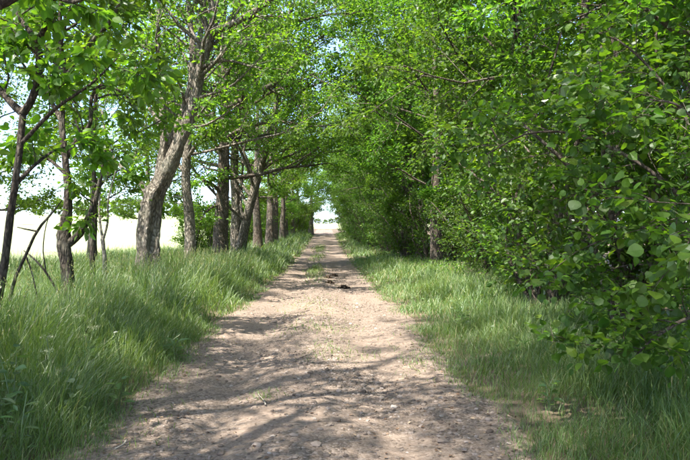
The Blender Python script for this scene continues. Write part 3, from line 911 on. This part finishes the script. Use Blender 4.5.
# flowering grass stalks over the left verge
def stalks():
    n = 2600
    y = 3.2 + 22 * rs.uniform(0, 1, n) ** 1.3; o_ = rs.uniform(2.1, 6.0, n); x = TRACK_X - o_
    w = .0028 + y * .00035; h = rs.uniform(.65, 1.05, n)
    P = np.column_stack([x, y, ground_z(x, y)])
    V = np.clip(rs.normal(size=n) * .1 + .72, 0, 1)
    return blades('flowering_grass', P, h, w, rs.uniform(0, .2, n), rs.uniform(.05, .3, n), V, M['grass'], None, rs), P, h
me, P, h = stalks()
def seed_heads(P, h):
    n = len(P)
    top = me.vertices
    co = np.zeros(len(top) * 3, np.float32); top.foreach_get('co', co); co = co.reshape(-1, 7, 3)
    tip, prev = co[:, 6], (co[:, 4] + co[:, 5]) / 2
    d = unit(tip - prev + rs.normal(size=(n, 3)) * .03)
    k = 5
    ii = np.repeat(np.arange(n), k); tt = np.tile(np.linspace(.0, 1, k), n)[:, None]
    ln = rs.uniform(.05, .13, n)[ii]
    pos = tip[ii] - d[ii] * .02 + d[ii] * (tt * ln[:, None])
    yy = unit(d[ii] + rs.normal(size=(n * k, 3)) * .35)
    nn = unit(rs.normal(size=(n * k, 3))); nn = unit(nn - yy * (nn * yy).sum(1, keepdims=True))
    return leaf_mesh('seed_heads', [pos, np.cross(yy, nn), yy, nn, rs.uniform(.02, .035, n * k) * (1 + P[ii, 1] * .02), rs.uniform(.8, 1, n * k)], LEAF4, M['grass'], width=.45)
o = obj('seed_heads', seed_heads(P, h)); tag(o, 'pale feathery seed heads on the tall left grass', 'grass', kind='stuff')
o = obj('flowering_grass', me); tag(o, 'thin flowering grass stalks standing above the left verge', 'grass', kind='stuff')

# low grass growing on the track itself
def track_grass():
    Ps = []
    for (cx, cy, sx, sy, n) in [(-.45, 29, .2, 2.6, 650), (-.30, 23.5, .2, 1.6, 120), (-.55, 45, .25, 3, 350), (-.05, 10.6, .35, .5, 260), (.12, 8.4, .22, .35, 200), (-.55, 6.2, .10, .12, 60), (1.15, 7.9, .2, .6, 220), (-.5, 60, .3, 4, 500), (-.2, 14, .4, 1.5, 260), (-1.5, 5.0, .15, .5, 120), (-1.55, 7.5, .12, 1, 160)]:
        Ps.append(np.stack([rs.normal(cx, sx, n), rs.normal(cy, sy, n)], -1))
    P = np.vstack(Ps); x, y = P[:, 0], P[:, 1]; n = len(x)
    P3 = np.column_stack([x, y, track_z(x, y) - .01])
    h = rs.uniform(.03, .10, n) * (1 + smooth(15, 30, y) * 1.1)
    return blades('track_grass', P3, h, (.003 + y * .0005) * rs.uniform(.8, 1.3, n), rs.uniform(.1, .6, n), rs.uniform(.1, .8, n), np.clip(.5 + rs.normal(size=n) * .2, 0, .9), M['grass'], None, rs)
o = obj('track_grass', track_grass()); tag(o, 'low tufts of grass along the middle of the dirt track', 'grass', kind='stuff')


# ground cover in the wood's edge: small leaves close to the soil
def ground_cover():
    n = 26000
    y = 4 + 40 * rs.uniform(0, 1, n) ** 1.6; x = rs.uniform(2.6, 7.5, n)
    k = (rs.uniform(0, 1, n) < .25 + .75 * (wav(x, y, .5, 10) > 0)) & ((325 + x / y * 670) < 760)
    x, y = x[k], y[k]; n = len(x)
    pos = np.column_stack([x, y, ground_z(x, y) + rs.uniform(.02, .38, n) * (.4 + .6 * smooth(3, 4.5, x))])
    yy = unit(np.column_stack([rs.normal(size=(n, 2)), rs.normal(size=n) * .3]))
    nn = unit(np.array([0, 0, 1.]) + rs.normal(size=(n, 3)) * .4); nn = unit(nn - yy * (nn * yy).sum(1, keepdims=True))
    return leaf_mesh('undergrowth', [pos, np.cross(yy, nn), yy, nn, rs.uniform(.03, .075, n) * (1 + y * .02), rs.uniform(0, 1, n)], LEAF4, M['leaf_right'])
o = obj('undergrowth', ground_cover()); tag(o, 'low leafy undergrowth on the floor of the wood', 'undergrowth', kind='stuff')


# ------------------------------------------------------------------ gravel and litter on the track
def gravel():
    t = (1 + 5 ** .5) / 2
    I = np.array([(-1, t, 0), (1, t, 0), (-1, -t, 0), (1, -t, 0), (0, -1, t), (0, 1, t), (0, -1, -t), (0, 1, -t), (t, 0, -1), (t, 0, 1), (-t, 0, -1), (-t, 0, 1)]) / 1.9
    F = np.array([(0, 11, 5), (0, 5, 1), (0, 1, 7), (0, 7, 10), (0, 10, 11), (1, 5, 9), (5, 11, 4), (11, 10, 2), (10, 7, 6), (7, 1, 8), (3, 9, 4), (3, 4, 2), (3, 2, 6), (3, 6, 8), (3, 8, 9), (4, 9, 5), (2, 4, 11), (6, 2, 10), (8, 6, 7), (9, 8, 1)])
    n = 30000
    y = 3.4 + 28 * rs.uniform(0, 1, n) ** 1.8; x = TRACK_X + rs.normal(.25, .75, n)
    k = (np.abs(x - TRACK_X) < 1.6) & (rs.uniform(0, 1, n) < .2 + .8 * smooth(-.1, .5, wav(x, y, .45, 5)))
    x, y = x[k], y[k]; n = len(x)
    s = np.clip(rs.lognormal(-4.8, .5, n), .004, .04) * (1 + y * .015)
    jit = 1 + rs.normal(size=(n, 12, 3)) * .16
    sc_ = np.stack([rs.uniform(.8, 1.3, n), rs.uniform(.8, 1.3, n), rs.uniform(.45, .8, n)], -1)
    V = I[None] * jit * sc_[:, None] * s[:, None, None]
    a = rs.uniform(0, 6.28, n); c, s_ = np.cos(a)[:, None], np.sin(a)[:, None]
    V = np.stack([V[..., 0] * c - V[..., 1] * s_, V[..., 0] * s_ + V[..., 1] * c, V[..., 2]], -1)
    V = V + np.column_stack([x, y, track_z(x, y) + s * .15])[:, None]
    FF = (F[None] + np.arange(n)[:, None, None] * 12).reshape(-1, 3)
    return mesh_np('gravel', V.reshape(-1, 3), [FF], M['stone'], {'v': np.repeat(np.clip(rs.beta(2, 2, n), 0, 1), 12)}, False)
o = obj('gravel', gravel()); tag(o, 'loose small stones scattered over the dirt track', 'gravel', kind='stuff')


def litter():
    n = 5200
    y = 3.4 + 30 * rs.uniform(0, 1, n) ** 1.7; x = TRACK_X + rs.uniform(-1.75, 1.75, n)
    k = rs.uniform(0, 1, n) < .25 + .75 * (np.abs(x - TRACK_X) > 1.0) + .4 * (wav(x, y, .6, 11) > .2)
    x, y = x[k], y[k]; n = len(x)
    pos = np.column_stack([x, y, track_z(x, y) + .008])
    yy = unit(np.column_stack([rs.normal(size=(n, 2)), rs.normal(size=n) * .15]))
    nn = unit(np.array([0, 0, 1.]) + rs.normal(size=(n, 3)) * .3); nn = unit(nn - yy * (nn * yy).sum(1, keepdims=True))
    return leaf_mesh('leaf_litter', [pos, np.cross(yy, nn), yy, nn, rs.uniform(.012, .045, n), rs.uniform(0, 1, n)], LEAF4, M['litter'])
o = obj('leaf_litter', litter()); tag(o, 'brown dry leaf scraps lying on the dirt track', 'leaf litter', kind='stuff')


# ------------------------------------------------------------------ small things on the track
def lump_mesh(name, seed, r, mat):
    rs_ = np.random.RandomState(seed)
    nu, nv = 12, 7
    th = np.linspace(0, 2 * np.pi, nu, endpoint=False); ph = np.linspace(.05, math.pi - .05, nv)
    T, Pp = np.meshgrid(th, ph)
    R = r * (1 + .18 * np.sin(3 * T + seed) * np.sin(Pp) + .12 * rs_.normal(size=T.shape))
    V = np.stack([R * np.sin(Pp) * np.cos(T), R * np.sin(Pp) * np.sin(T), R * np.cos(Pp) * .75], -1).reshape(-1, 3)
    i = np.arange(nv - 1)[:, None] * nu; j = np.arange(nu)[None]; k = (j + 1) % nu
    F = np.stack([i + j, i + nu + j, i + nu + k, i + k], -1).reshape(-1, 4)
    caps = [np.arange(nu)[None], (np.arange(nu)[::-1] + (nv - 1) * nu)[None]]
    return mesh_np(name, V, [F] + caps, mat)


LUMPS = [lump_mesh('lump', 200 + i, .055, M['dung']) for i in range(4)]
for i, (px, py, sz, lab) in enumerate([(344, 286, 1.3, 'dark dung heap nearest the viewer, right of the track middle'), (330, 282, 1.0, 'small dark dung heap nearest the grass tuft on the track'),
                                       (328, 278, 1.0, 'dark dung heap furthest left of the cluster on the track'), (334, 275, 1.1, 'dark dung heap furthest up the track')]):
    Y = 20.0
    for _ in range(12):
        Y = (EYE - float(track_z(TRACK_X, Y))) * 670 / (py - 224)
    x = (px - 325) / 670 * Y
    z = float(track_z(x, Y))
    t = thing('dung_heap', lab, 'dung', (x, Y, z), 'dung heaps on the track')
    for k in range(7):
        a, rr = k * 2.4, (.015 + .036 * math.sqrt(k)) * sz
        l = bpy.data.objects.new('lump', LUMPS[k % 4]); l.location = (math.cos(a) * rr * 1.3, math.sin(a) * rr, .03 + (.05 if k < 2 else 0)); l.scale = (sz * .72,) * 3; l.rotation_euler = (a, 0, a)
        link(l, t)

w = Wood()
p = np.array([(-.63, 6.30), (-.60, 6.18), (-.55, 6.02), (-.52, 5.86)])
w.tube(spline(np.column_stack([p, track_z(p[:, 0], p[:, 1]) + .02]), 12), np.linspace(.004, .007, 12), 6, .1, np.random.RandomState(1))
w.tube(np.array([(-.60, 6.18, float(track_z(-.6, 6.18)) + .02), (-.66, 6.10, float(track_z(-.66, 6.1)) + .03)]), np.array([.005, .003]), 5)
o = obj('stick', w.mesh('stick', M['deadwood'])); tag(o, 'pale bare stick lying on the track near the viewer', 'stick')
w = Wood()
p = np.array([(-1.47, 4.72), (-1.44, 4.82), (-1.45, 4.93)])
w.tube(spline(np.column_stack([p, track_z(p[:, 0], p[:, 1]) + .03]), 8), np.linspace(.005, .007, 8), 6, .1, np.random.RandomState(1))
o = obj('stick', w.mesh('stick', M['deadwood'])); tag(o, 'short pale twig at the left edge of the track', 'stick')

# dead branches leaning among the young trees
def dead_branch(label, Y, *lines):
    w = Wood()
    for l in lines:
        r = spline(np.array(rows(Y, *l)), 10)
        w.tube(r[:, :3], r[:, 3], 6, .15, np.random.RandomState(4))
    o = obj('dead_branch', w.mesh('dead_branch', M['bark_dark'])); tag(o, label, 'branch', 'dead branches among the young trees')
dead_branch('dark dead branch slanting up to the forked young tree', 8.4, [(14, 300, .022), (20, 277, .02), (30, 255, .018), (41, 231, .016), (55, 214, .012), (66, 200, .006)], [(41, 231, .012), (30, 229, .01), (22, 227, .006)], [(30, 255, .012), (36, 272, .010), (42, 300, .006)])
dead_branch('bare forked dead branch propped in the grass under the young trees', 9.0, [(62, 292, .014), (50, 272, .013), (38, 258, .011), (28, 250, .006)], [(50, 272, .009), (47, 250, .008), (50, 225, .006), (58, 205, .004)])


# ------------------------------------------------------------------ wild plants at the left edge
def plant(name, label, cat, x, y, h, seed, nleaf, leaf, mat, flower=False, group=None, width=.8, umb=.05):
    rs_ = np.random.RandomState(seed)
    z = float(ground_z(x, y))
    t = thing(name, label, cat, (x, y, z), group)
    ns = 3 if flower else 2
    for s in range(ns):
        a = rs_.uniform(0, 6.28); hh = h * (1 - .22 * s) * rs_.uniform(.92, 1.05)
        b = np.array([math.cos(a), math.sin(a), 0]) * hh * rs_.uniform(.15, .4)
        pts = spline(np.array([(0, 0, -.02), b * .3 + (0, 0, hh * .5), b + (0, 0, hh)]), 8)
        w = Wood(); w.tube(pts, np.linspace(.006, .003, 8), 5)
        st = obj('stem', w.mesh('stem', M['stem']), t)
        for me_ in [st.data]:
            me_.attributes.new('v', 'FLOAT', 'POINT')
        if flower:
            c = pts[-1]; n = 110
            q = rs_.normal(size=(n, 3)); q[:, 2] *= .25
            q = q / np.maximum(np.linalg.norm(q, axis=1, keepdims=True), 1) * umb
            yy = unit(rs_.normal(size=(n, 3)) * [1, 1, .3]); nn = unit(np.array([0, 0, 1.]) + rs_.normal(size=(n, 3)) * .3); nn = unit(nn - yy * (nn * yy).sum(1, keepdims=True))
            obj('flower_head', leaf_mesh('flower_head', [c + q + (0, 0, .01), np.cross(yy, nn), yy, nn, np.full(n, .013), rs_.uniform(0, 1, n)], LEAF4, M['umbel']), t)
    f1 = []
    for k in range(nleaf):
        a = k * 2.4 + rs_.uniform(-.3, .3); hh = h * (.15 + .75 * (k + .5) / nleaf) * (.75 if flower else 1)
        d = np.array([math.cos(a), math.sin(a), rs_.uniform(-.1, .4)]); d = d / np.linalg.norm(d)
        n_ = np.array([0, 0, 1.]) + rs_.normal(size=3) * .3; n_ = unit(n_ - d * n_.dot(d))
        p_ = np.array([math.cos(a) * .03, math.sin(a) * .03, hh])
        f1.append((p_, np.cross(d, n_), d, n_, leaf * rs_.uniform(.7, 1.15), rs_.uniform(0, 1)))
    fr = [np.array([f[i] for f in f1]) for i in range(6)]
    single_leaves(t, fr, range(nleaf), LEAF8, mat, (0, 0, 0), width)
    return t


CP = 'white-flowered umbel plants in the left grass'
plant('cow_parsley', 'cow parsley with pale flower heads arching over the left grass', 'plant', -2.28, 5.7, .58, 1, 6, .11, M['weed'], True, CP, .6)
plant('cow_parsley', 'cow parsley further back, its flower head above the grass tips', 'plant', -2.45, 7.1, .62, 2, 5, .11, M['weed'], True, CP, .6)
plant('cow_parsley', 'cow parsley deep in the grass beneath the gnarled tree', 'plant', -3.7, 12.5, .85, 3, 6, .12, M['weed'], True, CP, .6, .06)
plant('pale_weed', 'weed with whitish mottled leaves at the left grass edge', 'plant', -1.98, 5.35, .40, 4, 16, .085, M['pale_weed'], False, None, .75)
plant('broadleaf_weed', 'broad-leaved weed at the lower left corner beside the track', 'plant', -2.05, 4.55, .42, 5, 18, .11, M['weed'], False, 'weeds in the left verge', .3)
plant('broadleaf_weed', 'leafy weed between the pale weed and the track', 'plant', -1.80, 5.9, .30, 6, 13, .12, M['weed'], False, 'weeds in the left verge', .45)
plant('broadleaf_weed', 'round-leaved weed low in the grass at the left picture edge', 'plant', -2.3, 4.9, .36, 7, 14, .10, M['weed'], False, 'weeds in the left verge', .9)
plant('broadleaf_weed', 'narrow-leaved weed bending over the track edge', 'plant', -1.78, 8.0, .34, 8, 12, .16, M['weed'], False, 'weeds in the left verge', .28)
plant('broadleaf_weed', 'leafy weed in the short right verge near the track edge', 'plant', 2.2, 7.6, .30, 9, 12, .09, M['weed'], False, 'weeds in the right verge', .8)
plant('broadleaf_weed', 'leafy weed in the shade under the front hazel', 'plant', 2.75, 7.0, .34, 10, 14, .09, M['weed'], False, 'weeds in the right verge', .8)

# more wild plants scattered through both verges
rs = np.random.RandomState(31)
for i, (side, y) in enumerate([('l', 5.1), ('l', 6.4), ('l', 7.0), ('l', 8.9), ('l', 9.8), ('l', 11.3), ('l', 13.4), ('r', 5.6), ('r', 6.3), ('r', 8.8), ('r', 9.9), ('r', 11.4), ('r', 13.0)]):
    o_ = rs.uniform(1.85, 3.0)
    k = i if side == 'l' else i - 7
    plant('broadleaf_weed', 'green leafy weed rising from the %s verge grass, %s plant from the front' % ('tall left' if side == 'l' else 'short right', ORD[k]), 'plant',
          TRACK_X + (-o_ if side == 'l' else o_), y, rs.uniform(.45, .7) if side == 'l' else rs.uniform(.25, .4), 300 + i, 20, rs.uniform(.055, .095), M['weed'], False, 'weeds in the left verge' if side == 'l' else 'weeds in the right verge', rs.uniform(.3, .8))
